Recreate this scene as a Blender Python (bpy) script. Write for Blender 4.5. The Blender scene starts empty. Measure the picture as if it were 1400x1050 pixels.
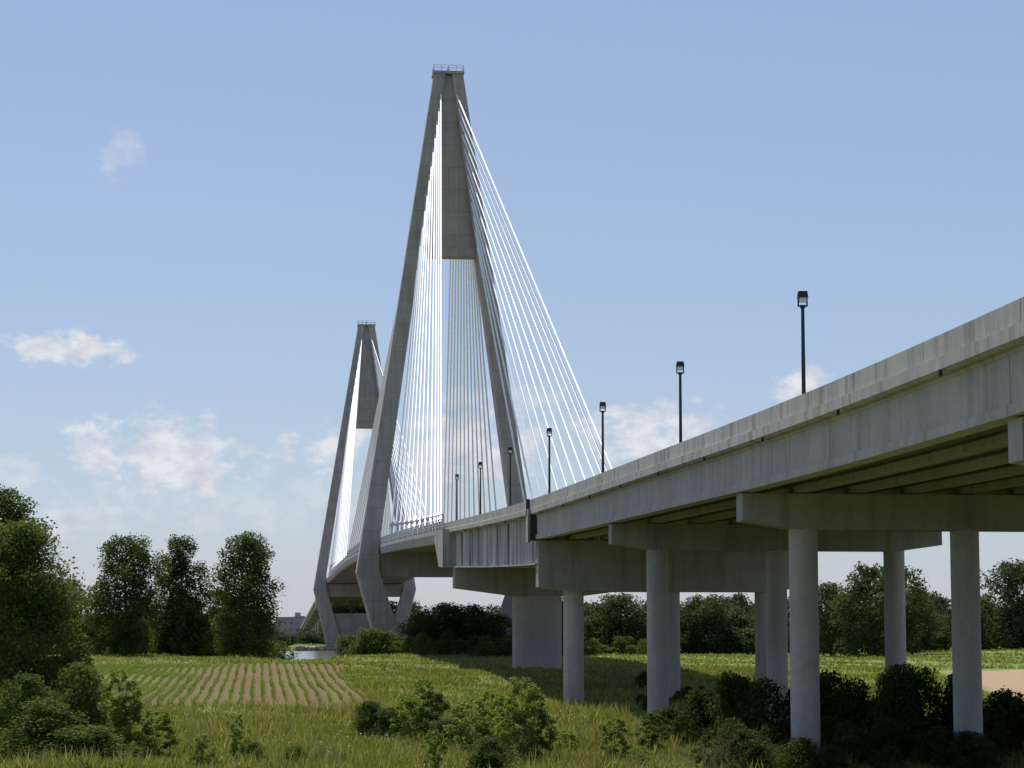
import bpy, math, random
import numpy as np
from mathutils import Vector

random.seed(7)
scene=bpy.context.scene
scene.view_settings.view_transform='Standard'
scene.view_settings.look='None'
scene.view_settings.exposure=0
CAMH=7.0
A=math.radians(6.078); SA=math.sin(A); CA=math.cos(A)
LC=37.1
def P(s,L,z): return (-SA*s+CA*L, CA*s+SA*L, z)

# ------------------------------------------------------------ materials
def new_mat(name):
    m=bpy.data.materials.new(name); m.use_nodes=True
    nt=m.node_tree; b=nt.nodes['Principled BSDF']
    return m,nt,b
def noise(nt,coord,scale,detail=4,rough=.55,vscale=None):
    n=nt.nodes.new('ShaderNodeTexNoise'); n.inputs['Scale'].default_value=scale
    n.inputs['Detail'].default_value=detail; n.inputs['Roughness'].default_value=rough
    if vscale:
        mp=nt.nodes.new('ShaderNodeMapping'); mp.inputs['Scale'].default_value=vscale
        nt.links.new(coord,mp.inputs['Vector']); coord=mp.outputs['Vector']
    nt.links.new(coord,n.inputs['Vector']); return n.outputs['Fac']
def ramp(nt,fac,stops):
    r=nt.nodes.new('ShaderNodeValToRGB'); e=r.color_ramp.elements
    while len(e)<len(stops): e.new(0.5)
    for i,(p,c) in enumerate(stops):
        e[i].position=p; e[i].color=(c[0],c[1],c[2],1) if hasattr(c,'__len__') else (c,c,c,1)
    nt.links.new(fac,r.inputs['Fac']); return r.outputs['Color']
def mixc(nt,fac,a,b,mode='MIX'):
    m=nt.nodes.new('ShaderNodeMix'); m.data_type='RGBA'; m.blend_type=mode
    for sock,v in ((m.inputs[0],fac),(m.inputs[6],a),(m.inputs[7],b)):
        if isinstance(v,(int,float)): sock.default_value=v
        elif isinstance(v,tuple): sock.default_value=(v[0],v[1],v[2],1)
        else: nt.links.new(v,sock)
    return m.outputs[2]
def math_(nt,op,a,b=None,c=None,clamp=False):
    m=nt.nodes.new('ShaderNodeMath'); m.operation=op; m.use_clamp=clamp
    for i,v in enumerate((a,b,c)):
        if v is None: continue
        if isinstance(v,(int,float)): m.inputs[i].default_value=v
        else: nt.links.new(v,m.inputs[i])
    return m.outputs[0]
def smooth(nt,v,a,b):
    m=nt.nodes.new('ShaderNodeMapRange'); m.interpolation_type='SMOOTHSTEP'
    nt.links.new(v,m.inputs['Value']); m.inputs['From Min'].default_value=a; m.inputs['From Max'].default_value=b
    return m.outputs['Result']

def concrete(name,col,streak=.35,lift=0.0,dirt=(0.12,0.11,0.09),soft=.9):
    m,nt,b=new_mat(name)
    g=nt.nodes.new('ShaderNodeNewGeometry').outputs['Position']
    n1=noise(nt,g,0.25,6,.6); n2=noise(nt,g,3.0,5,.6); n3=noise(nt,g,1.0,5,.6,(1.3,1.3,0.09))
    c=ramp(nt,n1,[(0.3,tuple(x*.82 for x in col)),(0.7,tuple(x*1.1 for x in col))])
    c=mixc(nt,0.35,c,ramp(nt,n2,[(0.3,.6),(0.7,1.0)]),'MULTIPLY')
    f=math_(nt,'MULTIPLY',smooth(nt,n3,.42,soft),streak)
    c=mixc(nt,f,c,dirt)
    if lift:
        sp=nt.nodes.new('ShaderNodeSeparateXYZ'); nt.links.new(g,sp.inputs[0])
        fr=math_(nt,'FRACT',math_(nt,'DIVIDE',sp.outputs[2],lift))
        ln=math_(nt,'LESS_THAN',fr,0.035)
        c=mixc(nt,math_(nt,'MULTIPLY',ln,.3),c,(.1,.1,.09))
        fl=nt.nodes.new('ShaderNodeTexWhiteNoise'); fl.noise_dimensions='1D'
        nt.links.new(math_(nt,'FLOOR',math_(nt,'DIVIDE',sp.outputs[2],lift)),fl.inputs['W'])
        c=mixc(nt,0.15,c,ramp(nt,fl.outputs['Value'],[(0,.7),(1,1.0)]),'MULTIPLY')
    nt.links.new(c,b.inputs['Base Color']); b.inputs['Roughness'].default_value=.85
    bp=nt.nodes.new('ShaderNodeBump'); bp.inputs['Strength'].default_value=.2; bp.inputs['Distance'].default_value=.02
    nt.links.new(n2,bp.inputs['Height']); nt.links.new(bp.outputs[0],b.inputs['Normal'])
    return m
M_con=concrete('concrete_viaduct',(.44,.41,.38),.5,soft=.8)
M_par=concrete('concrete_parapet',(.42,.40,.375),.75,soft=.75)
M_tow=concrete('concrete_tower',(.40,.37,.335),.45,4.6,soft=.8)
M_pier=concrete('concrete_pier',(.46,.43,.415),.35)
M_conShade=concrete('concrete_pier_cap',(.34,.32,.295),.5,soft=.75)  # darker concrete for caps and inner beams; under-deck shade put into the colour
M_steel=concrete('weathered_girder',(.50,.49,.48),.9,0,(.1,.09,.07),soft=.66)
M_road=concrete('road_deck',(.16,.16,.16),.1)
def simple(name,col,rough=.5,metal=0):
    m,nt,b=new_mat(name)
    g=nt.nodes.new('ShaderNodeNewGeometry').outputs['Position']
    n=noise(nt,g,2.0,3)
    nt.links.new(ramp(nt,n,[(.3,tuple(x*.88 for x in col)),(.7,tuple(min(1,x*1.08) for x in col))]),b.inputs['Base Color'])
    b.inputs['Roughness'].default_value=rough; b.inputs['Metallic'].default_value=metal
    return m
M_cable=simple('cable_sheath_white',(.88,.88,.87),.42)
M_pipe=simple('galvanised_pipe',(.5,.52,.54),.4,.4)
M_dark=simple('dark_bronze_metal',(.03,.028,.026),.5,.3)
M_joint=simple('joint_sealant',(.16,.15,.14),.8)
M_lens=simple('lamp_lens',(.7,.72,.72),.2)
M_rock=concrete('riprap_rock',(.3,.28,.24),.2)
M_wall=concrete('building_wall',(.34,.31,.30),.1)
M_roof=simple('building_roof',(.25,.25,.27),.6)

def leaf_mat(name,dark,mid,light,haze=0.0,tr_=.42,sc=.45):
    m,nt,b=new_mat(name)
    g=nt.nodes.new('ShaderNodeNewGeometry')
    n1=noise(nt,g.outputs['Position'],sc,3)
    r=math_(nt,'ADD',math_(nt,'MULTIPLY',n1,.7),math_(nt,'MULTIPLY',g.outputs['Random Per Island'],.45))
    c=ramp(nt,r,[(.3,dark),(.58,mid),(.85,light)])
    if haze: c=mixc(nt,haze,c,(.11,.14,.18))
    nt.links.new(c,b.inputs['Base Color']); b.inputs['Roughness'].default_value=.7
    b.inputs['Specular IOR Level'].default_value=.12
    tr=nt.nodes.new('ShaderNodeBsdfTranslucent')
    nt.links.new(mixc(nt,1.0,c,(1.3,1.25,.55),'MULTIPLY'),tr.inputs['Color'])
    ms=nt.nodes.new('ShaderNodeMixShader'); ms.inputs[0].default_value=tr_
    nt.links.new(b.outputs[0],ms.inputs[1]); nt.links.new(tr.outputs[0],ms.inputs[2])
    nt.links.new(ms.outputs[0],nt.nodes['Material Output'].inputs['Surface'])
    return m
M_leafD=leaf_mat('leaves_dark',(.035,.052,.017),(.064,.094,.027),(.11,.15,.045))
M_leafT=leaf_mat('leaves_thicket',(.03,.04,.015),(.05,.07,.022),(.09,.12,.035))
M_leafM=leaf_mat('leaves_mid',(.05,.075,.022),(.09,.13,.034),(.15,.195,.055))
M_leafL=leaf_mat('leaves_light',(.10,.14,.033),(.17,.225,.055),(.27,.33,.09))
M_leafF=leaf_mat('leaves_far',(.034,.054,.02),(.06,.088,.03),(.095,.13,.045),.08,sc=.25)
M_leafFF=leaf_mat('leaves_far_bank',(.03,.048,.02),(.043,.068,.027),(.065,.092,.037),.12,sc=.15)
M_grass=leaf_mat('grass_blades',(.12,.145,.04),(.20,.22,.065),(.34,.345,.15),tr_=.45,sc=.2)
M_weed=leaf_mat('tall_weeds',(.14,.155,.05),(.23,.24,.085),(.37,.34,.17),tr_=.4,sc=.3)
M_corn=leaf_mat('corn_leaves',(.10,.15,.03),(.14,.20,.045),(.20,.26,.07))
M_bark=simple('bark',(.12,.09,.06),.9)
M_dry=simple('dry_twigs',(.40,.31,.19),.9)
M_flower=simple('white_clover',(.62,.62,.52),.8)

# ------------------------------------------------------------ mesh builder
import bmesh
class MB:
    def __init__(s): s.v=[];s.f=[];s.m=[]
    def add(s,vs,fs,mi=0):
        o=len(s.v); s.v+=list(vs); s.f+=[tuple(i+o for i in f) for f in fs]; s.m+=[mi]*len(fs)
    def hexa(s,c,mi=0):
        s.add(c,[(3,2,1,0),(4,5,6,7),(0,1,5,4),(1,2,6,5),(2,3,7,6),(3,0,4,7)],mi)
    def boxb(s,s0,s1,l0,l1,z0,z1,mi=0):
        s.hexa([P(s0,l0,z0),P(s0,l1,z0),P(s1,l1,z0),P(s1,l0,z0),P(s0,l0,z1),P(s0,l1,z1),P(s1,l1,z1),P(s1,l0,z1)],mi)
    def box(s,x0,x1,y0,y1,z0,z1,mi=0):
        s.hexa([(x0,y0,z0),(x1,y0,z0),(x1,y1,z0),(x0,y1,z0),(x0,y0,z1),(x1,y0,z1),(x1,y1,z1),(x0,y1,z1)],mi)
    def tube(s,p0,p1,r0,r1,n=8,mi=0,caps=True):
        p0=Vector(p0);p1=Vector(p1);d=(p1-p0).normalized()
        u=d.orthogonal().normalized();w=d.cross(u)
        vs=[]
        for p,r in((p0,r0),(p1,r1)):
            for i in range(n):
                a=2*math.pi*i/n; vs.append(tuple(p+u*(r*math.cos(a))+w*(r*math.sin(a))))
        fs=[(i,(i+1)%n,n+(i+1)%n,n+i) for i in range(n)]
        if caps: fs+=[tuple(range(n-1,-1,-1)),tuple(range(n,2*n))]
        s.add(vs,fs,mi)
    def sweep(s,prof,s0,s1,step,zf,lc=0,mi=0):
        k=max(1,int(round((s1-s0)/step))); n=len(prof); vs=[]
        for i in range(k+1):
            t=s0+(s1-s0)*i/k; z=zf(t)
            vs+=[P(t,lc+l,z+dz) for l,dz in prof]
        fs=[]
        for i in range(k):
            for j in range(n):
                a=i*n+j;b=i*n+(j+1)%n; fs.append((a,b,b+n,a+n))
        fs+=[tuple(range(n-1,-1,-1)),tuple(range(k*n,k*n+n))]
        s.add(vs,fs,mi)
    def prismL(s,poly,s0,s1,mi=0):
        n=len(poly)
        vs=[P(s0,l,z) for l,z in poly]+[P(s1,l,z) for l,z in poly]
        s.add(vs,[tuple(range(n-1,-1,-1)),tuple(range(n,2*n))]+[(i,(i+1)%n,n+(i+1)%n,n+i) for i in range(n)],mi)
    def obj(s,name,mats,parent=None,smooth=False,bevel=0):
        me=bpy.data.meshes.new(name); me.from_pydata(s.v,[],s.f)
        for m in mats: me.materials.append(m)
        me.polygons.foreach_set('material_index',s.m)
        bm=bmesh.new(); bm.from_mesh(me); bmesh.ops.recalc_face_normals(bm,faces=bm.faces); bm.to_mesh(me); bm.free()
        if smooth: me.polygons.foreach_set('use_smooth',[True]*len(me.polygons))
        me.update()
        o=bpy.data.objects.new(name,me); scene.collection.objects.link(o)
        if smooth:
            md=o.modifiers.new('es','EDGE_SPLIT'); md.split_angle=math.radians(40)
        if bevel:
            md=o.modifiers.new('bv','BEVEL'); md.width=bevel; md.segments=2; md.limit_method='ANGLE'
        if parent: o.parent=parent
        return o
def empty(name):
    e=bpy.data.objects.new(name,None); scene.collection.objects.link(e); return e

# ------------------------------------------------------------ terrain
def sst(a,b,x):
    t=np.clip((x-a)/(b-a),0,1); return t*t*(3-2*t)
def hgt(x,y):
    x=np.asarray(x,float); y=np.asarray(y,float)
    s=-SA*x+CA*y; L=CA*x+SA*y
    g=np.interp(y,[-400,60,120,170,216,307,450,6000],[0,0,0,.6,1.2,3.0,3.7,4.2])
    g=g+.22*np.sin(x*.11+1)*np.cos(y*.07)+.12*np.sin(x*.31+y*.17)
    dip=sst(-3,2,L)*(1-sst(10,16,L))*sst(370,440,s)
    g=g-dip*1.9
    bank=sst(446,470,s+5*np.sin(L*.05))*(1-sst(815,842,s+6*np.sin(L*.03)))
    g=g*(1-bank)+(-1.0)*bank
    g=g+sst(90,140,L)*(1-sst(420,450,s))*.9*sst(150,260,s)
    return g
def H(x,y): return float(hgt(x,y))
xs=np.concatenate([-np.geomspace(6000,165,28),np.arange(-160,200,2.5),np.geomspace(205,6000,28)])
ys=np.concatenate([np.arange(-400,90,20),np.arange(90,500,2.5),np.arange(502,900,8),np.geomspace(905,9000,26)])
X,Y=np.meshgrid(xs,ys); Z=hgt(X,Y)
nx,ny=len(xs),len(ys)
vv=np.stack([X,Y,Z],-1).reshape(-1,3)
idx=np.arange(nx*ny).reshape(ny,nx)
ff=np.stack([idx[:-1,:-1],idx[:-1,1:],idx[1:,1:],idx[1:,:-1]],-1).reshape(-1,4)
def np_mesh(name,v,f,mats,smooth=False,mi=None):
    me=bpy.data.meshes.new(name)
    n=len(f); k=f.shape[1]
    me.vertices.add(len(v)); me.vertices.foreach_set('co',np.asarray(v,np.float32).ravel())
    me.loops.add(n*k); me.loops.foreach_set('vertex_index',np.asarray(f,np.int32).ravel())
    me.polygons.add(n); me.polygons.foreach_set('loop_start',np.arange(0,n*k,k,dtype=np.int32))
    try: me.polygons.foreach_set('loop_total',np.full(n,k,np.int32))
    except Exception: pass
    for m in mats: me.materials.append(m)
    if mi is not None: me.polygons.foreach_set('material_index',np.asarray(mi,np.int32))
    if smooth: me.polygons.foreach_set('use_smooth',[True]*n)
    me.update(calc_edges=True); me.validate()
    return me
def link(name,me,loc=(0,0,0),rz=0,sc=1):
    o=bpy.data.objects.new(name,me); scene.collection.objects.link(o)
    o.location=loc; o.rotation_euler=(0,0,rz); o.scale=(sc,sc,sc) if not hasattr(sc,'__len__') else sc
    return o

m,nt,b=new_mat('ground_cover')
g=nt.nodes.new('ShaderNodeNewGeometry').outputs['Position']
sp=nt.nodes.new('ShaderNodeSeparateXYZ'); nt.links.new(g,sp.inputs[0])
sS=math_(nt,'ADD',math_(nt,'MULTIPLY',sp.outputs[0],-SA),math_(nt,'MULTIPLY',sp.outputs[1],CA))
sL=math_(nt,'ADD',math_(nt,'MULTIPLY',sp.outputs[0],CA),math_(nt,'MULTIPLY',sp.outputs[1],SA))
nb=noise(nt,g,.06,5,.6); nm=noise(nt,g,.5,6,.65); nf=noise(nt,g,5,5,.7); nw=noise(nt,g,.14,4,.6,(1,.35,1))
gr=ramp(nt,nb,[(.3,(.12,.145,.038)),(.5,(.18,.205,.055)),(.7,(.245,.25,.085))])
gr=mixc(nt,math_(nt,'MULTIPLY',smooth(nt,nw,.5,.7),.55),gr,(.27,.23,.115))
gr=mixc(nt,.45,gr,ramp(nt,nm,[(.3,.45),(.7,1.0)]),'MULTIPLY')
gr=mixc(nt,.45,gr,ramp(nt,nf,[(.3,.4),(.7,1.0)]),'MULTIPLY')
wob=math_(nt,'MULTIPLY',math_(nt,'SUBTRACT',nm,.5),5.0)
Lw=math_(nt,'ADD',sL,wob); Sw=math_(nt,'ADD',sS,math_(nt,'MULTIPLY',wob,3))
def band(v,a,b_,w): return math_(nt,'MULTIPLY',smooth(nt,v,a-w,a+w),math_(nt,'SUBTRACT',1.0,smooth(nt,v,b_-w,b_+w)))
fm=math_(nt,'MULTIPLY',band(Lw,-30,10.5,.7),band(Sw,203,335,3))
soil=ramp(nt,nf,[(.3,(.16,.095,.055)),(.7,(.25,.155,.095))])
soil=mixc(nt,.5,soil,ramp(nt,nm,[(.3,.55),(.7,1.0)]),'MULTIPLY')
row=math_(nt,'SINE',math_(nt,'MULTIPLY',math_(nt,'ADD',sL,math_(nt,'MULTIPLY',math_(nt,'SUBTRACT',nb,.5),.8)),2*math.pi/1.0))
patchy=math_(nt,'ADD',math_(nt,'MULTIPLY',smooth(nt,math_(nt,'MULTIPLY',sL,-1),2,18),.7),math_(nt,'MULTIPLY',smooth(nt,nm,.5,.68),.5))
patchy=math_(nt,'ADD',patchy,math_(nt,'MULTIPLY',smooth(nt,nw,.5,.62),.4))
fieldc=mixc(nt,math_(nt,'ADD',math_(nt,'MULTIPLY',smooth(nt,row,.1,.8),.35),math_(nt,'MULTIPLY',patchy,.7),None,True),soil,(.135,.175,.045))
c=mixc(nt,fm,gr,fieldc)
fr=math_(nt,'MULTIPLY',smooth(nt,Lw,56,60),band(Sw,235,440,4))
c=mixc(nt,math_(nt,'MULTIPLY',fr,.7),c,(.18,.245,.06))
q=math_(nt,'SUBTRACT',Lw,math_(nt,'MULTIPLY',sS,.2))
d2=math_(nt,'MULTIPLY',smooth(nt,q,25.5,27),band(Sw,190,290,3))
c=mixc(nt,d2,c,(.38,.27,.175))
dk=math_(nt,'MULTIPLY',math_(nt,'MULTIPLY',band(Lw,27,48,2),band(sS,30,300,6)),smooth(nt,nm,.4,.62))  # patchy shade below the deck, mixed into the ground colour
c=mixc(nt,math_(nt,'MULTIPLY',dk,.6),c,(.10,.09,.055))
nt.links.new(c,b.inputs['Base Color']); b.inputs['Roughness'].default_value=1; b.inputs['Specular IOR Level'].default_value=.1
bp=nt.nodes.new('ShaderNodeBump'); bp.inputs['Distance'].default_value=.3; bp.inputs['Strength'].default_value=.6
nt.links.new(nf,bp.inputs['Height']); nt.links.new(bp.outputs[0],b.inputs['Normal'])
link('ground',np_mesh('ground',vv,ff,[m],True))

m,nt,b=new_mat('river_water')
b.inputs['Base Color'].default_value=(.16,.14,.11,1); b.inputs['Roughness'].default_value=.12
g=nt.nodes.new('ShaderNodeNewGeometry').outputs['Position']
bp=nt.nodes.new('ShaderNodeBump'); bp.inputs['Distance'].default_value=.15; bp.inputs['Strength'].default_value=.5
nt.links.new(noise(nt,g,.8,5),bp.inputs['Height']); nt.links.new(bp.outputs[0],b.inputs['Normal'])
mb=MB(); mb.add([P(425,-5000,2.0),P(425,5000,2.0),P(850,5000,2.0),P(850,-5000,2.0)],[(0,1,2,3)]); mb.obj('river',[m])

# ------------------------------------------------------------ bridge
prD=np.array([-100,20,60,76,90,107,124,146,179,215,260,312,400,483,560,650,740,839,950,1100,1300,1500,1700])
prZ=np.array([12.4,11.35,11.0,10.9,10.85,10.9,11.1,11.4,11.8,12.3,13.4,14.9,17.3,19.3,21,22,22,21.2,18.6,14.2,8.2,2.2,-3])+CAMH
tt=np.arange(-120,1720,2.0); zz=np.interp(tt,prD,prZ)
kern=np.exp(-.5*(np.arange(-16,17)/6.)**2); kern/=kern.sum()
zz=np.convolve(np.pad(zz,16,'edge'),kern,'valid')
def zd(s): return float(np.interp(s*CA+2.6,tt,zz))

bridge=empty('cable_stayed_bridge')
HW=12.62
par=[(-HW,0),(-12.36,0),(-12.2,-.85),(12.2,-.85),(12.36,0),(HW,0),(HW,-.8),(12.78,-.86),(12.78,-1.32),(12.6,-1.42),(-12.6,-1.42),(-12.78,-1.32),(-12.78,-.86),(-HW,-.8)]
mb=MB(); mb.sweep(par,-60,304.8,4,zd,LC,0); mb.sweep(par,992,1430,8,zd,LC,0)
mb.sweep([(-12.1,-.84),(12.1,-.84),(12.1,-.86),(-12.1,-.86)],-60,1430,6,lambda t:zd(t)+.015,LC,1)
mb.sweep([(-.15,-.1),(.15,-.1),(.4,-.84),(-.4,-.84)],-60,1430,6,zd,LC,0)
for t in np.arange(-40,300,11.4):
    z=zd(t); mb.boxb(t,t+.03,LC-HW-.008,LC-HW+.02,z-.79,z-.01,3)
for t in np.arange(52,300,15.2):
    z=zd(t); mb.boxb(t,t+.2,LC-12.92,LC-12.79,z-1.6,z-1.38,2)
mb.obj('approach_deck',[M_par,M_road,M_dark,M_joint],bridge)
mb=MB()
spans=[-60,-14.5,31,76.5,122.3,168.4,213.3]
def igird(b0,b1,l):
    pr=[(l-.5,-1.42),(l+.5,-1.42),(l+.5,-1.6),(l+.12,-1.75),(l+.12,-3.1),(l+.38,-3.3),(l+.38,-3.62),(l-.38,-3.62),(l-.38,-3.3),(l-.12,-3.1),(l-.12,-1.75),(l-.5,-1.6)]
    mb.sweep(pr,b0,b1,6,zd,LC,1)
fas=[(-.42,-1.425),(.5,-1.425),(.5,-1.6),(.12,-1.75),(.12,-3.1),(.38,-3.3),(.38,-3.62),(-.45,-3.62),(-.45,-3.25),(-.33,-3.18),(-.33,-1.6),(-.42,-1.55)]
for a,c_ in zip(spans[:-1],spans[1:]):
    for i in range(9):
        l=-11.9+i*2.975
        if i==0: mb.sweep([(l+p,q) for p,q in fas],a+.03,c_-.03,6,zd,LC)
        elif i==8: mb.sweep([(l-p,q) for p,q in fas],a+.03,c_-.03,6,zd,LC)
        else: igird(a+.05,c_-.05,l)
    for t in (a+15,a+30.5):
        z=zd(t); mb.boxb(t,t+.3,LC-11.7,LC+11.7,z-3.0,z-1.7,1)
fspans=[992+45.5*i for i in range(9)]
for a,c_ in zip(fspans[:-1],fspans[1:]):
    for i in range(0,9,2): igird(a+.05,c_-.05,-11.9+i*2.975)
mb.obj('concrete_girders',[M_con,M_conShade],bridge)
mb=MB()
for l in (-11.9,-6,0,6,11.9):
    mb.sweep([(l-.3,-1.43),(l+.3,-1.43),(l+.3,-1.55),(l+.06,-1.56),(l+.06,-5.75),(l+.35,-5.76),(l+.35,-5.9),(l-.35,-5.9),(l-.35,-5.76),(l-.06,-5.75),(l-.06,-1.56),(l-.3,-1.55)],213.6,304.5,5,zd,LC)
for t in np.arange(217,304,11.0):
    z=zd(t)
    mb.boxb(t,t+.05,LC-12.12,LC-11.97,z-5.74,z-1.58)
    mb.boxb(t,t+.05,LC+11.97,LC+12.12,z-5.74,z-1.58)
for t in (234,257,280):
    z=zd(t); mb.boxb(t,t+1.0,LC-12.02,LC-11.95,z-5.5,z-1.8)
for t in np.arange(220,304,9):
    z=zd(t); mb.boxb(t,t+.2,LC-11.8,LC+11.8,z-4.6,z-2.2)
mb.obj('deep_plate_girders',[M_steel],bridge)

def pier(nm,t,depth_end,depth_mid,cols,rad,ztop=None,hw=12.1,wid=1.5):
    mb=MB(); zt=zd(t)-3.68 if ztop is None else ztop
    poly=[(LC-hw,zt),(LC-hw,zt-depth_end),(LC-hw+3.2,zt-depth_mid),(LC+hw-3.2,zt-depth_mid),(LC+hw,zt-depth_end),(LC+hw,zt)]
    mb.prismL(poly,t-wid/2,t+wid/2)
    for i in range(9):
        l=LC-11.9+i*2.975; mb.boxb(t-.35,t+.35,l-.3,l+.3,zt,zt+.06)
    mb.obj(nm+'_cap',[M_conShade],bridge,bevel=.04)
    mb=MB()
    for c_ in cols:
        x,y,_=P(t,LC+c_,0); mb.tube((x,y,H(x,y)-2 if H(x,y)>0 else -4),(x,y,zt-depth_mid+.1),rad,rad,28,caps=False)
    mb.obj(nm+'_columns',[M_pier],bridge,smooth=True)
for i,t in enumerate([-14.5,31,76.5,122.3,168.4]):
    pier('pier',t,1.45,1.9,(-8.7,0,8.7),.76)
pier('transition_pier',213.3,4.2,4.6,(-8.8,0,8.8),.93,ztop=zd(213.3)-3.75,wid=2.2)
for t in fspans[1:7]: pier('far_pier',t,1.45,1.9,(-8.7,0,8.7),.8)
mb=MB(); t=213.3; z=zd(t)
mb.boxb(t-.8,t+.8,LC-13.05,LC-12.8,z-3.9,z-.9,0); mb.boxb(t-.12,t+.12,LC-13.1,LC-12.76,z-1.5,z+.02,1)
mb.boxb(t-1.0,t+.9,LC-12.7,LC-11.0,z-3.74,z-1.44,1)
mb.obj('expansion_joint_box',[M_steel,M_dark],bridge)
for nm,t in (('anchor_pier',304.8),('far_anchor_pier',992)):
    mb=MB(); zt=zd(t)-5.95
    mb.prismL([(LC-12.2,zt),(LC-12.2,zt-2.6),(LC-4.5,zt-3.6),(LC+4.5,zt-3.6),(LC+12.2,zt-2.6),(LC+12.2,zt)],t-1.6,t+1.6,1)
    pts=[]
    for i in range(24):
        a=2*math.pi*i/24; pts.append((3.2*math.copysign(abs(math.cos(a))**.7,math.cos(a)),1.5*math.sin(a)))
    vs=[P(t+q,LC-1.4+p,-2) for p,q in pts]+[P(t+q,LC-1.4+p,zt-3.5) for p,q in pts]
    mb.add(vs,[(i,(i+1)%24,24+(i+1)%24,24+i) for i in range(24)])
    mb.obj(nm,[M_pier,M_conShade],bridge,bevel=.05)

T1,T2=471.7,839.8
mb=MB()
mb.sweep(par,304.8,992,6,zd,LC,0)
for sg in(-1,1):
    e=[(sg*12.79,-.95),(sg*13.5,-.95),(sg*13.5,-1.5),(sg*13.3,-2.7),(sg*12.5,-2.7),(sg*12.5,-1.43),(sg*12.79,-1.43)]
    mb.sweep(e,309,992,6,zd,LC,0)
    for t0,dr in((304.9,1),(991.9,-1)):
        z=zd(t0)
        lo,hi=sorted((LC+sg*11.6,LC+sg*13.6)); t1=t0+dr*7.
        mb.hexa([P(t0,lo,z-5.9),P(t0,hi,z-5.9),P(t1,hi,z-5.6),P(t1,lo,z-5.6),P(t0,lo,z-.96),P(t0,hi,z-.96),P(t0+dr*16,hi,z-1.04),P(t0+dr*16,lo,z-1.44)],0)
t=312
while t<990:
    z=zd(t); mb.boxb(t,t+.5,LC-12.45,LC+12.45,z-2.6,z-1.44,1); t+=5.2
mb.obj('cable_stayed_deck',[M_par,M_conShade],bridge)
mb=MB()
for sg in (-1,):
    for t in np.arange(306,470,2.4):
        z=zd(t); mb.boxb(t,t+.12,LC+sg*13.42-.06,LC+sg*13.42+.06,z-.95,z+.45)
    for dz in (.4,.05,-.3,-.6):
        mb.sweep([(sg*13.42-.05,dz),(sg*13.42+.05,dz),(sg*13.42+.05,dz+.08),(sg*13.42-.05,dz+.08)],306,470,8,zd,LC)
mb.obj('edge_railing',[M_pipe],bridge)

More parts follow.
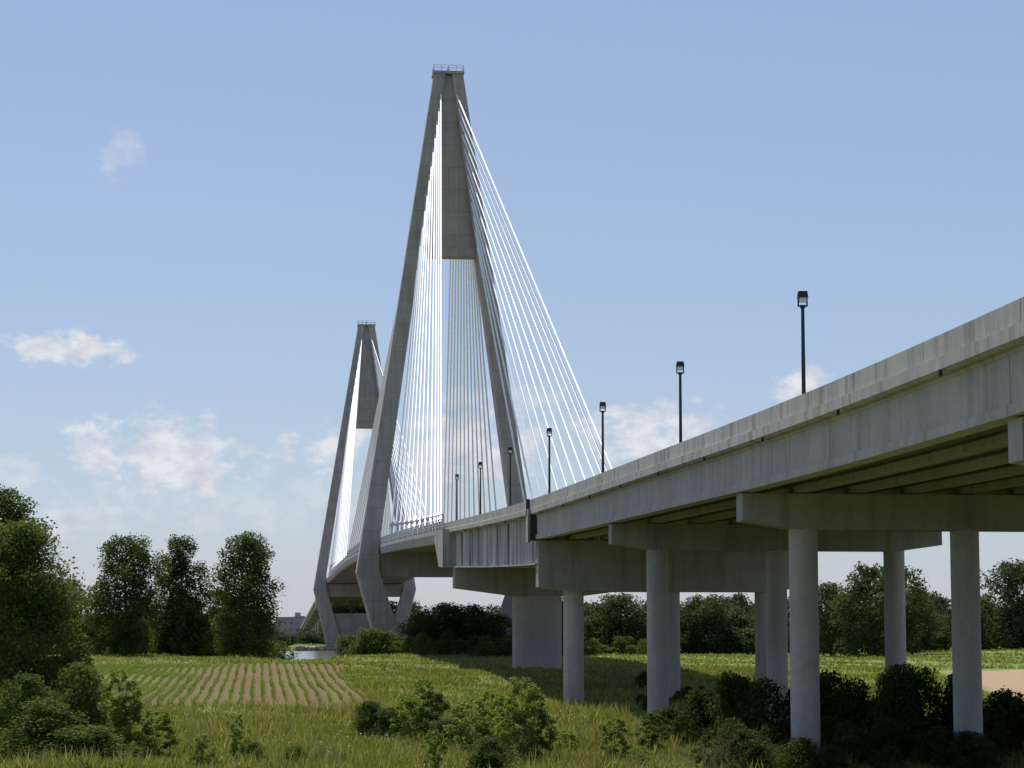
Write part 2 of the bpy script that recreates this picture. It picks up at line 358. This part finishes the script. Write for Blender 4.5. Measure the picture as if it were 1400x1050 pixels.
def tower(nm,t,ztop,zk,web,zpan,zbase):
    zk_hw=18.0; top_hw=2.95; foot_hw=12.6
    def outer(z):
        if z>=zk: return zk_hw+(top_hw-zk_hw)*(z-zk)/(ztop-zk)
        return foot_hw+(zk_hw-foot_hw)*(z-zbase)/(zk-zbase)
    def wd(z):
        if z>=zk+5: return 3.7+(2.3-3.7)*(z-zk)/(ztop-zk)
        if z>=zk: return 3.7+ (zk+5-z)/5*.8
        return 4.5+(zk-z)/(zk-zbase)*1.0
    def dep(z):
        if z>=zk: return 7.0+(4.6-7.0)*(z-zk)/(ztop-zk)
        return 7.0
    mb=MB()
    zs=[zbase,zk,zk+5]+list(np.linspace(zk+12,ztop,14))
    for sg in(-1,1):
        vs=[];ch=.35
        for z in zs:
            o=outer(z); i=max(o-wd(z),.02); d=dep(z)/2
            for l,q in((o-ch,-d),(o,-d+ch),(o,d-ch),(o-ch,d),(i,d),(i,-d)):
                vs.append(P(t+q,LC+sg*l,z))
        k=6; fs=[]
        for a in range(len(zs)-1):
            for j in range(k):
                fs.append((a*k+j,a*k+(j+1)%k,(a+1)*k+(j+1)%k,(a+1)*k+j))
        fs+=[tuple(range(k)),tuple(range((len(zs)-1)*k,len(zs)*k))]
        mb.add(vs,fs)
    ip=outer(zpan)-wd(zpan)+.3; it=max(outer(ztop-1)-wd(ztop-1)+.3,.4)
    mb.prismL([(LC-ip,zpan),(LC+ip,zpan),(LC+it,ztop-.3),(LC-it,ztop-.3)],t-1.5,t+1.5)
    mb.prismL([(LC-ip+.2,zpan-.5),(LC+ip-.2,zpan-.5),(LC+ip-.25,zpan+1.2),(LC-ip+.25,zpan+1.2)],t-1.9,t+1.9)
    mb.boxb(t-2.6,t+2.6,LC-3.15,LC+3.15,ztop,ztop+.5)
    zb=zd(t)-2.9
    o=outer(zk)-2
    mb.prismL([(LC-o,zb),(LC-o,zb-4.4),(LC+o,zb-4.4),(LC+o,zb)],t-2.4,t+2.4)
    if web:
        wt=zk-8.5
        a=outer(wt)-2; c_=outer(zbase)-1
        mb.prismL([(LC-a,wt),(LC+a,wt),(LC+c_,zbase),(LC-c_,zbase)],t-2.0,t+2.0)
    mb.boxb(t-6,t+6,LC-15.5,LC+15.5,zbase-3,zbase+1.0)
    mb.obj(nm,[M_tow],bridge)
    mb=MB()
    z0=ztop+.5
    for l in np.linspace(-3.0,3.0,5):
        for q in(-2.5,2.5): mb.boxb(t+q-.06,t+q+.06,LC+l-.06,LC+l+.06,z0,z0+1.2)
    for dz in(.6,1.15):
        for q in(-2.5,2.5): mb.boxb(t+q-.05,t+q+.05,LC-3,LC+3,z0+dz,z0+dz+.08)
        for l in(-3,3): mb.boxb(t-2.45,t+2.45,LC+l-.05,LC+l+.05,z0+dz+.003,z0+dz+.083)
    mb.boxb(t-.4,t+.4,LC-.3,LC+.3,z0,z0+.8); mb.tube(P(t,LC+.1,z0+.8),P(t,LC+.1,z0+1.5),.2,.15)
    mb.obj(nm+'_top_railing',[M_pipe],bridge)
    mb=MB(); mp=MB()
    nC=12
    for sg in(-1,1):
        for side in(-1,1):
            for k in range(nC):
                f=k/(nC-1)
                za=ztop-4-f*(ztop-4-(zpan+3))
                la=outer(za)-wd(za)+.35
                if (t==T1 and side==-1) or (t==T2 and side==1):
                    ds=[158,153,147,139,128,116,104,91,78,64,50,35][k]
                else: ds=180-14*k
                sa=t+side*(dep(za)/2-.6)
                sb=t+side*ds
                a=Vector(P(sa,LC+sg*la,za)); bb=Vector(P(sb,LC+sg*13.15,zd(sb)-.9))
                mb.tube(a,bb,.17,.17,10,0,False)
                d=(a-bb).normalized()
                mp.tube(bb-d*.3,bb+d*3.6,.30,.30,10)
                mp.tube(bb+d*3.6,bb+d*4.1,.44,.44,10)
                mp.tube(a-d*1.6,a,.28,.28,8)
                mp.boxb(sb-.5,sb+.5,LC+sg*13.15-.34,LC+sg*13.15+.34,zd(sb)-.94,zd(sb)+.1)
    mb.obj(nm+'_stay_cables',[M_cable],bridge,smooth=True)
    mp.obj(nm+'_cable_anchorages',[M_pipe],bridge)
tower('near_tower',T1,113.4+CAMH,12.6+CAMH,False,76.5+CAMH,0.5)
tower('far_tower',T2,110.0+CAMH,16.5+CAMH,True,74+CAMH,1.0)

def lamp_mesh():
    mb=MB()
    mb.tube((0,0,0),(0,0,.5),.28,.26,10); mb.tube((0,0,.5),(0,0,11.4),.17,.12,10)
    mb.tube((0,0,11.35),(0,0,11.55),.2,.2,10)
    for sg in(-1,1):
        mb.box(sg*.30-.05,sg*.30+.05,-.06,.06,11.5,12.3)
    mb.box(-.35,.35,-.07,.07,11.44,11.54)
    mb.hexa([(-.36,-.36,12.05),(.36,-.36,12.05),(.36,.36,12.05),(-.36,.36,12.05),(-.30,-.30,12.5),(.30,-.30,12.5),(.30,.30,12.5),(-.30,.30,12.5)])
    mb.box(-.24,.24,-.24,.24,11.75,12.05,1)
    return mb.obj('street_lamp',[M_dark,M_lens])
l0=lamp_mesh(); me=l0.data; bpy.data.objects.remove(l0)
sl=(162-3.9)/CA
for n in range(7):
    s=sl+n*47.7/CA; x,y,z=P(s,LC,zd(s)-.4)
    link('street_lamp',me,(x,y,z),0,1)

# ------------------------------------------------------------ vegetation
def leaves(centers,size,aspect=.55,seed=0):
    r=np.random.default_rng(seed); n=len(centers)
    a=r.normal(size=(n,3)); a[:,2]*=.6; a/=np.linalg.norm(a,axis=1)[:,None]
    b_=r.normal(size=(n,3)); b_[:,2]*=.75; b_-= (b_*a).sum(1)[:,None]*a; b_/=np.linalg.norm(b_,axis=1)[:,None]
    sz=(size*r.uniform(.6,1.35,n))[:,None]
    v=np.stack([centers-a*sz*.5,centers+b_*sz*aspect*.5,centers+a*sz*.5,centers-b_*sz*aspect*.5],1)
    return v.reshape(-1,3)
def crown_points(n,h,hw,base,lobes,seed,shape='oval',lobe_r=.33):
    r=np.random.default_rng(seed)
    cs=[];rs=[]
    for i in range(lobes):
        t=(i+.5)/lobes
        if shape=='oval': w=math.sin(math.pi*min(.97,max(.08,t*.86+.1)))**.6
        elif shape=='full': w=(1-.6*max(0,(t-.5)/.5)**2.4)*(.8+.2*min(1,t*4))
        else: w=math.sqrt(max(0.05,1-t**2))
        w*=r.uniform(.8,1.12)
        ang=i*2.4+r.uniform(-.7,.7); rad=hw*w*math.sqrt(r.uniform(.02,.66))
        rl=lobe_r*hw*r.uniform(.55,1.4)*(0.55+.5*w)
        z=base+(h-base)*t*.96+.02*h
        z=min(z,h-rl*.75)
        cs.append((rad*math.cos(ang),rad*math.sin(ang),z)); rs.append(rl)
    cs=np.array(cs);rs=np.array(rs)
    p=rs**2/np.sum(rs**2); k=r.choice(lobes,n,p=p)
    d=r.normal(size=(n,3)); d/=np.linalg.norm(d,axis=1)[:,None]
    rr=(r.uniform(0,1,n)**.45)[:,None]*r.choice([1,1,1,1.25],n)[:,None]
    pts=cs[k]+d*rr*rs[k][:,None]*np.array([1,1,.85])
    pts[:,2]=np.clip(pts[:,2],.05,None)
    return pts,cs
def tree_arrays(n,h,hw,base,lobes,size,seed,shape='oval',tr=None,lobe_r=.33,limbs=True):
    pts,cs=crown_points(n,h,hw,base,lobes,seed,shape,lobe_r)
    v=leaves(pts,size,seed=seed+1); f=np.arange(len(v)).reshape(-1,4); mi=np.zeros(len(f),int)
    mb=MB(); tr=tr or h*.022
    r=random.Random(seed); p=Vector((0,0,-.4)); segs=5
    tpts=[p]
    for i in range(segs):
        tpts.append(Vector((r.uniform(-.03,.03)*h*.5,r.uniform(-.03,.03)*h*.5,h*.88*(i+1)/segs)))
    for i in range(segs):
        mb.tube(tpts[i],tpts[i+1],tr*(1-i/segs*.85),tr*(1-(i+1)/segs*.85),7,caps=False)
    if limbs:
        for c_ in cs[::max(1,len(cs)//22)]:
            c_=Vector(c_); zz_=max(.1*h,c_.z-abs(c_.xy.length)*.9); k=min(zz_/(h*.88)*segs,segs-.01); i=int(k)
            q=tpts[i].lerp(tpts[i+1],k-i)
            mb.tube(q,c_,tr*.32,tr*.08,5,caps=False)
    bv=np.array([tuple(x) for x in mb.v]); bf=np.array(mb.f)+len(v)
    return np.vstack([v,bv]),np.vstack([f,bf]),np.concatenate([mi,np.ones(len(bf),int)])
def tree_mesh(name,mat,*a,**k):
    v,f,mi=tree_arrays(*a,**k); return np_mesh(name,v,f,[mat,M_bark],mi=mi)
def put(name,me,x,y,rz=0,sc=1,sink=.1): return link(name,me,(x,y,H(x,y)-sink),rz,sc)

put('cottonwood_tree',tree_mesh('ct1',M_leafD,26000,21.3,8.0,.6,95,.46,11,'full',lobe_r=.25),-68.3,420)
put('cottonwood_tree',tree_mesh('ct2',M_leafD,18000,21.8,5.0,.6,65,.46,17,'full',lobe_r=.33),-60.2,432)
put('cottonwood_tree',tree_mesh('ct3',M_leafD,24000,21.3,6.3,.4,85,.45,13,'full',lobe_r=.28),-45.2,400)
put('cottonwood_tree',tree_mesh('ct4',M_leafM,13000,14.5,6,.6,55,.5,14,'full'),-84,445)
put('cottonwood_tree',tree_mesh('ct5',M_leafM,8000,12,4.5,.3,45,.46,15,'full'),-54,436)
put('maple_tree',tree_mesh('mp1',M_leafM,50000,14.0,5.5,.4,150,.24,21,'full',lobe_r=.22),-31.8,150)
put('maple_tree',tree_mesh('mp2',M_leafD,22000,20.5,4.4,3,65,.34,22,'full',lobe_r=.32),-49,230)
put('maple_tree',tree_mesh('mp3',M_leafD,18000,15,6,1,60,.38,23,'full'),-54,240,1)
sh=[tree_mesh('shrub%d'%i,M_leafM if i%2 else M_leafD,9000,3,1.7,.1,48,.14,40+i,shape='dome',tr=.04,lobe_r=.30) for i in range(4)]
sapA=[tree_mesh('sapling%d'%i,M_leafL if i<3 else M_leafM,3200,4,1.3,.3,40,.16,60+i,tr=.035,lobe_r=.19) for i in range(4)]
SHR=[(-24.8,128,3.3,1.9,1),(-27.5,135,4.5,1.5,3),(-22.8,127,2.0,2.0,1),(-29,140,3.5,1.8,3),(-31,128,4.6,1.6,1),(-26,143,5.2,1.4,3),(-28,152,6.0,1.9,1),(-9.4,158,2.5,1.0,0),(-7.9,157,2.1,1.1,2),(-1.2,123,1.9,1.0,0),
(-14.0,130,1.3,.7,1),(-11.5,127,1.3,.6,1),(-3.6,146,2.0,1.3,2),(.2,139,2.0,1.2,0)]
for i,(x,y,h,w,k) in enumerate(SHR):
    put('shrub',sh[k],x,y,i*1.3,(w*.9,w*.9,h/3))
SAP=[(-21.4,131,4.9,1.15),(-21.0,131.5,3.6,1.3),(-5.6,150,4.2,1.3),(-4.6,149,3.4,1.3),(-2.3,140,3.5,1.5),(-1.2,142,3.9,1.2),(.6,131,5.0,1.25),(1.4,132,4.2,1.1),(-.3,133,3.5,1.1),(-14.7,128,2.9,.7),(5.8,135,2.6,1.0),(8.2,140,2.5,1.0),(-4.0,125,2.2,.7),(-16,124,2.0,.7),(3.2,143,1.4,1),(10.2,127,2.0,.7),(6.8,128,1.5,.7),(-19.8,133,2.8,1.2),(-6.6,152,3.2,1.1)]
for i,(x,y,h,w) in enumerate(SAP):
    put('sapling_tree',sapA[i%4],x,y,i*2.1,(w*.95,w*.95,h/4))
def merged(name,items,matlist):
    V=[];F=[];MI=[];o=0
    for (v,f,mi),x,y,sx,sz,rz in items:
        c_,s_=math.cos(rz),math.sin(rz)
        w=v*np.array([sx,sx,sz]); w=np.stack([w[:,0]*c_-w[:,1]*s_+x,w[:,0]*s_+w[:,1]*c_+y,w[:,2]+H(x,y)-.1],1)
        V.append(w);F.append(f+o);MI.append(mi);o+=len(v)
    return link(name,np_mesh(name,np.vstack(V),np.vstack(F),matlist,mi=np.concatenate(MI)))
base=[tree_arrays(5200,3,1.7,.05,44,.16,80+i,shape='dome',tr=.04,lobe_r=.30) for i in range(4)]
it=[];r=random.Random(3)
for (x,y,h) in [(11.2,142,3.8),(12.8,139,4.9),(14.4,137,4.6),(16.4,138,4.0),(17.6,137,5.0),(19.6,136,4.6),(21.5,134,5.4),(23.2,135,5.3),(25.2,134,4.7),(27.2,133,3.9),(29.2,133,3.6),(31,134,3.4),(9.6,146,2.6),(13.6,141,4.6),(18.6,139,5.0),(22.4,137,5.4),(25.6,136,4.8),(28.2,135,3.6)]:
    it.append((base[r.randrange(4)],x,y,1.1,h/3,r.uniform(0,6)))
for i in range(40):
    x=r.uniform(11,32); y=r.uniform(119,134); it.append((base[r.randrange(4)],x,y,r.uniform(.6,1.1),r.uniform(1.2,2.8)/3*(1 if y>123 else .8),r.uniform(0,6)))
for i in range(24):
    x=r.uniform(10,40); y=r.uniform(160,260); it.append((base[r.randrange(4)],x,y,r.uniform(.4,.8),r.uniform(.7,1.8)/3,r.uniform(0,6)))
merged('shrub_thicket',it,[M_leafT,M_bark])
base2=[tree_arrays(2400,5,3.2,.1,32,.4,90+i,shape='dome',tr=.06,lobe_r=.34) for i in range(3)]
it=[]
for i in range(48):
    y=r.uniform(415,450); x=-29.3+i*1.17*y/432+r.uniform(-1,1)
    it.append((base2[r.randrange(3)],x,y,r.uniform(.6,1.1),r.uniform(1.8,4.8)/5*(1.15 if i<15 else .8),r.uniform(0,6)))
for i in range(41):
    y=r.uniform(425,450); x=-101+i*1.45
    it.append((base2[r.randrange(3)],x,y,r.uniform(.8,1.3),r.uniform(2.5,8.5)/5*(1 if i<32 else .6),r.uniform(0,6)))
merged('riverbank_bushes',it,[M_leafM,M_bark])
tb=[tree_arrays(9000,12,5.4,.5,50,.46,110+i,'full',lobe_r=.30) for i in range(4)]
tm=[np_mesh('rt%d'%i,v,f,[M_leafF,M_bark],mi=mi) for i,(v,f,mi) in enumerate(tb)]
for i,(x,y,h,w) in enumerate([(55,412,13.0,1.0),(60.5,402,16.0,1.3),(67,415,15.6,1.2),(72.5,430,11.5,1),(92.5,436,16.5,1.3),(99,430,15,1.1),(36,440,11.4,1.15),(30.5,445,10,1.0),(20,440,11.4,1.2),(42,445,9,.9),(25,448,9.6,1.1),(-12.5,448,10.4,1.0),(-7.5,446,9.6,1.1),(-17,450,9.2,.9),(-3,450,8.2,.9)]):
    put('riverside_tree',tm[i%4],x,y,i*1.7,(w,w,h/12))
tb2=[tree_arrays(2200,12,5,.2,36,.8,130+i,'full',lobe_r=.34) for i in range(4)]
it=[]
for x in np.arange(4,230,2.6):
    y=r.uniform(436,458); hh=7.2+2.6*math.sin(x*.23)+1.3*math.sin(x*.71+1)+r.uniform(-1.6,1.6)
    it.append((tb2[r.randrange(4)],x+r.uniform(-1,1),y,r.uniform(.5,1.0),hh/12*(.8 if 45<x<55 else 1),r.uniform(0,6)))
for x in np.arange(-330,-88,4.0):
    y=r.uniform(425,456); it.append((tb2[r.randrange(4)],x,y,r.uniform(.8,1.1),r.uniform(7,14)/12,r.uniform(0,6)))
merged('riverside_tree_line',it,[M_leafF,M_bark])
it=[]
for x in np.arange(-420,420,3.6):
    y=r.uniform(870,935); hh=14+3*math.sin(x*.09)+r.uniform(-3,3.5)
    q_=x/(y*.307)
    if -.33<q_<-.245: hh=r.uniform(4,8); x=x*(y+120)/y; y+=120
    it.append((tb2[r.randrange(4)],x,y,r.uniform(1,1.5),hh/12,r.uniform(0,6)))
for x in np.arange(-900,900,7.):
    y=r.uniform(1500,1700); it.append((tb2[r.randrange(4)],x,y,r.uniform(1.6,2.4),r.uniform(10,18)/12,r.uniform(0,6)))
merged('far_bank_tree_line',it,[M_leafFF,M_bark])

bd=empty('industrial_building')
def part(nm,fn,mats):
    mb=MB(); fn(mb); mb.obj(nm,mats,bd)
bx,by=-131,1400
part('walls',lambda q:(q.box(bx-8,bx+8,by,by+14,3,18),q.box(bx-24,bx-8.05,by+1,by+14,3,12),q.box(bx+3,bx+6,by+4,by+8,18.31,21)),[M_wall])
part('roof',lambda q:(q.box(bx-8.4,bx+8.4,by-.4,by+14.4,18,18.3),q.box(bx-24.4,bx-8.45,by+.6,by+14.4,12,12.4)),[M_roof])
def wins(q):
    for i in range(4):
        for j in range(2): q.box(bx-6.5+i*3.6,bx-5.3+i*3.6,by-.06,by+.02,10+j*4,11.3+j*4)
    q.box(bx-20,bx-16,by+.94,by+1.02,3.5,7.5)
part('windows_and_door',wins,[M_joint])

def grass(n,y0,y1,bh,bw,power,seed,nb=3,lim=.55):
    r=np.random.default_rng(seed)
    y=y0+(y1-y0)*r.uniform(0,1,n)**power
    x=r.uniform(-1.04,1.04,n)*y*.2165
    s=-SA*x+CA*y; L=CA*x+SA*y
    dens=np.sin(x*.35+2*np.sin(y*.13))*np.cos(y*.21+x*.12)
    keep=~((L>-30)&(L<10)&(s>205)&(s<332))&~((L>27)&(L<48)&(r.uniform(0,1,n)<.55))&(r.uniform(-1.3,1,n)<dens+lim)&~((L-.2*s>25)&(s>185)&(s<295))
    x,y,dens=x[keep],y[keep],dens[keep]
    z=hgt(x,y); V=[];n=len(x)
    for k in range(nb):
        a=r.uniform(0,math.pi,n); hh=bh*r.uniform(.45,1.25,n)*(1+.35*dens); w=bw*r.uniform(.6,1.3,n)
        ox=r.normal(0,.12,n);oy=r.normal(0,.12,n); lx=r.normal(0,.35,n)*hh; ly=r.normal(0,.35,n)*hh
        bx=x+ox;by=y+oy
        V.append(np.stack([np.stack([bx-np.cos(a)*w,by-np.sin(a)*w,z-.03],1),np.stack([bx+np.cos(a)*w,by+np.sin(a)*w,z-.03],1),np.stack([bx+lx,by+ly,z+hh],1)],1))
    return np.concatenate(V,0).reshape(-1,3)
v=np.vstack([grass(70000,120,175,.42,.05,1.0,1,4),grass(60000,160,300,.38,.08,1.0,2),grass(20000,280,440,.35,.12,1,3)])
link('meadow_grass',np_mesh('meadow_grass',v,np.arange(len(v)).reshape(-1,3),[M_grass]))
v=np.vstack([grass(12000,120,205,.95,.05,1.1,31,6,-.35)])
link('tall_weeds',np_mesh('tall_weeds',v,np.arange(len(v)).reshape(-1,3),[M_weed]))
rf=np.random.default_rng(9); n=5000; y=rf.uniform(122,185,n); x=rf.uniform(-1,.35,n)*y*.2165
kk=(np.sin(x*.5+3)*np.cos(y*.3+1)+rf.normal(0,.5,n))>.45; x=x[kk];y=y[kk]; z=hgt(x,y)+rf.uniform(.25,.5,len(x)); c0=np.stack([x,y,z],1)
v=leaves(c0,.09,1.0,4); link('clover_flowers',np_mesh('clover_flowers',v,np.arange(len(v)).reshape(-1,4),[M_flower]))
r2=np.random.default_rng(5)
Ls=np.arange(-29.5,10.2,1.0); S=np.arange(206,332,.42)
LL,SS=np.meshgrid(Ls,S); LL=LL.ravel()+r2.normal(0,.08,LL.size); SS=SS.ravel()+r2.normal(0,.12,SS.size)
kp=r2.uniform(0,1,LL.size)<(.6+.4*(LL<-6)+.3*np.sin(LL*.5+SS*.06)*np.cos(SS*.11)); LL=LL[kp];SS=SS[kp]
x=-SA*SS+CA*LL; y=CA*SS+SA*LL; z=hgt(x,y); V=[]
for k in range(6):
    n=len(x);hh=r2.uniform(.15,.42,n)*np.where(LL<-6,1.25,.95)*(1+.35*np.sin(SS*.2+LL*.3));w=.05;a=r2.uniform(0,2*math.pi,n)
    V.append(np.stack([np.stack([x-np.sin(a)*w,y+np.cos(a)*w,z],1),np.stack([x+np.sin(a)*w,y-np.cos(a)*w,z],1),np.stack([x+np.cos(a)*hh*.75,y+np.sin(a)*hh*.75,z+hh],1)],1))
v=np.concatenate(V,0).reshape(-1,3)
link('corn_rows',np_mesh('corn_rows',v,np.arange(len(v)).reshape(-1,3),[M_corn]))
mb=MB()
for i in range(110):
    x=11.5+random.gauss(0,2.2); y=124+random.gauss(0,1.0); z=H(x,y)
    p=Vector((x,y,z)); q=p+Vector((random.gauss(0,.5),random.gauss(0,.4),random.uniform(.8,2.0)))
    mb.tube(p,q,.02,.008,4); mb.tube(p.lerp(q,.5),q+Vector((random.gauss(0,.4),0,.1)),.012,.005,4)
mb.obj('dry_brush',[M_dry])
mb=MB()
for i in range(260):
    t=T2-8+random.gauss(0,3); l=LC+random.uniform(-24,20); x,y,_=P(t,l,0); s_=random.uniform(.5,1.3)
    vs=[(x+random.uniform(.6,1)*s_*i1,y+random.uniform(.6,1)*s_*i2,2+random.uniform(.5,1)*s_*i3+.5) for i3 in(-1,1) for (i1,i2) in((-1,-1),(1,-1),(1,1),(-1,1))]
    mb.hexa(vs)
mb.obj('riprap_rocks',[M_rock])

# ------------------------------------------------------------ world
EL=math.radians(64); AZ=math.radians(-26)
w=bpy.data.worlds.new('World'); scene.world=w; w.use_nodes=True; nt=w.node_tree
bg=nt.nodes['Background']; bg.inputs['Strength'].default_value=.11
sky=nt.nodes.new('ShaderNodeTexSky'); sky.sky_type='NISHITA'; sky.sun_disc=False
sky.sun_elevation=EL; sky.sun_rotation=AZ; sky.air_density=1.0; sky.dust_density=.5; sky.ozone_density=1.8
tc=nt.nodes.new('ShaderNodeTexCoord'); d=tc.outputs['Generated']
sp=nt.nodes.new('ShaderNodeSeparateXYZ'); nt.links.new(d,sp.inputs[0])
az=math_(nt,'ARCTAN2',sp.outputs[0],sp.outputs[1]); el=math_(nt,'ARCSINE',sp.outputs[2])
cb=nt.nodes.new('ShaderNodeCombineXYZ'); nt.links.new(az,cb.inputs[0]); nt.links.new(math_(nt,'MULTIPLY',el,1.5),cb.inputs[1])
nz=noise(nt,cb.outputs[0],65,9,.6)
CL=[(78,484,88,24,1.0),(215,628,125,60,1.0),(150,222,34,32,.3),(450,612,64,32,.95),(640,612,125,55,.95),(700,545,90,22,.45),(890,590,105,42,1.0),(1105,526,54,22,1.0),(110,712,80,34,.5),(20,650,40,26,.5),(330,690,240,36,.35),(-200,560,120,40,.8),(1700,480,160,60,.8)]
tot=None
for px,py,rx,ry,op in CL:
    a=math.atan((px-700)/3240); e=math.radians(6.078)+math.atan((525-py)/3240)
    dx=math_(nt,'DIVIDE',math_(nt,'SUBTRACT',az,a),rx/3240); dy=math_(nt,'DIVIDE',math_(nt,'SUBTRACT',el,e),ry/3240)
    rr=math_(nt,'SQRT',math_(nt,'ADD',math_(nt,'MULTIPLY',dx,dx),math_(nt,'MULTIPLY',dy,dy)))
    v=math_(nt,'SUBTRACT',1.1,rr)
    v=math_(nt,'ADD',v,math_(nt,'MULTIPLY',math_(nt,'SUBTRACT',nz,.5),4.2))
    v=math_(nt,'MULTIPLY',smooth(nt,v,-.1,.85),math_(nt,'MULTIPLY',smooth(nt,math_(nt,'SUBTRACT',1.5,rr),0,.5),op))
    tot=v if tot is None else math_(nt,'MAXIMUM',tot,v)
skyc=mixc(nt,.5,sky.outputs[0],(3.15,3.95,6.2))
shade=ramp(nt,noise(nt,cb.outputs[0],80,4,.6),[(.35,(5.3,5.65,6.6)),(.6,(7.0,7.2,7.6))])
cc=mixc(nt,tot,skyc,shade)
nt.links.new(cc,bg.inputs['Color'])
sd=bpy.data.lights.new('sun','SUN'); sd.energy=5.0; sd.angle=math.radians(.5); sd.color=(1,.965,.90)
so=bpy.data.objects.new('sun',sd); scene.collection.objects.link(so)
sv=Vector((math.sin(AZ)*math.cos(EL),math.cos(AZ)*math.cos(EL),math.sin(EL)))
so.rotation_euler=sv.to_track_quat('Z','Y').to_euler()

cam=bpy.data.cameras.new('camera'); co=bpy.data.objects.new('camera',cam); scene.collection.objects.link(co)
co.location=(0,0,CAMH); co.rotation_euler=(math.radians(90+6.078),0,0)
cam.lens=83.3; cam.sensor_width=36; cam.clip_end=20000; cam.clip_start=.5
scene.camera=co
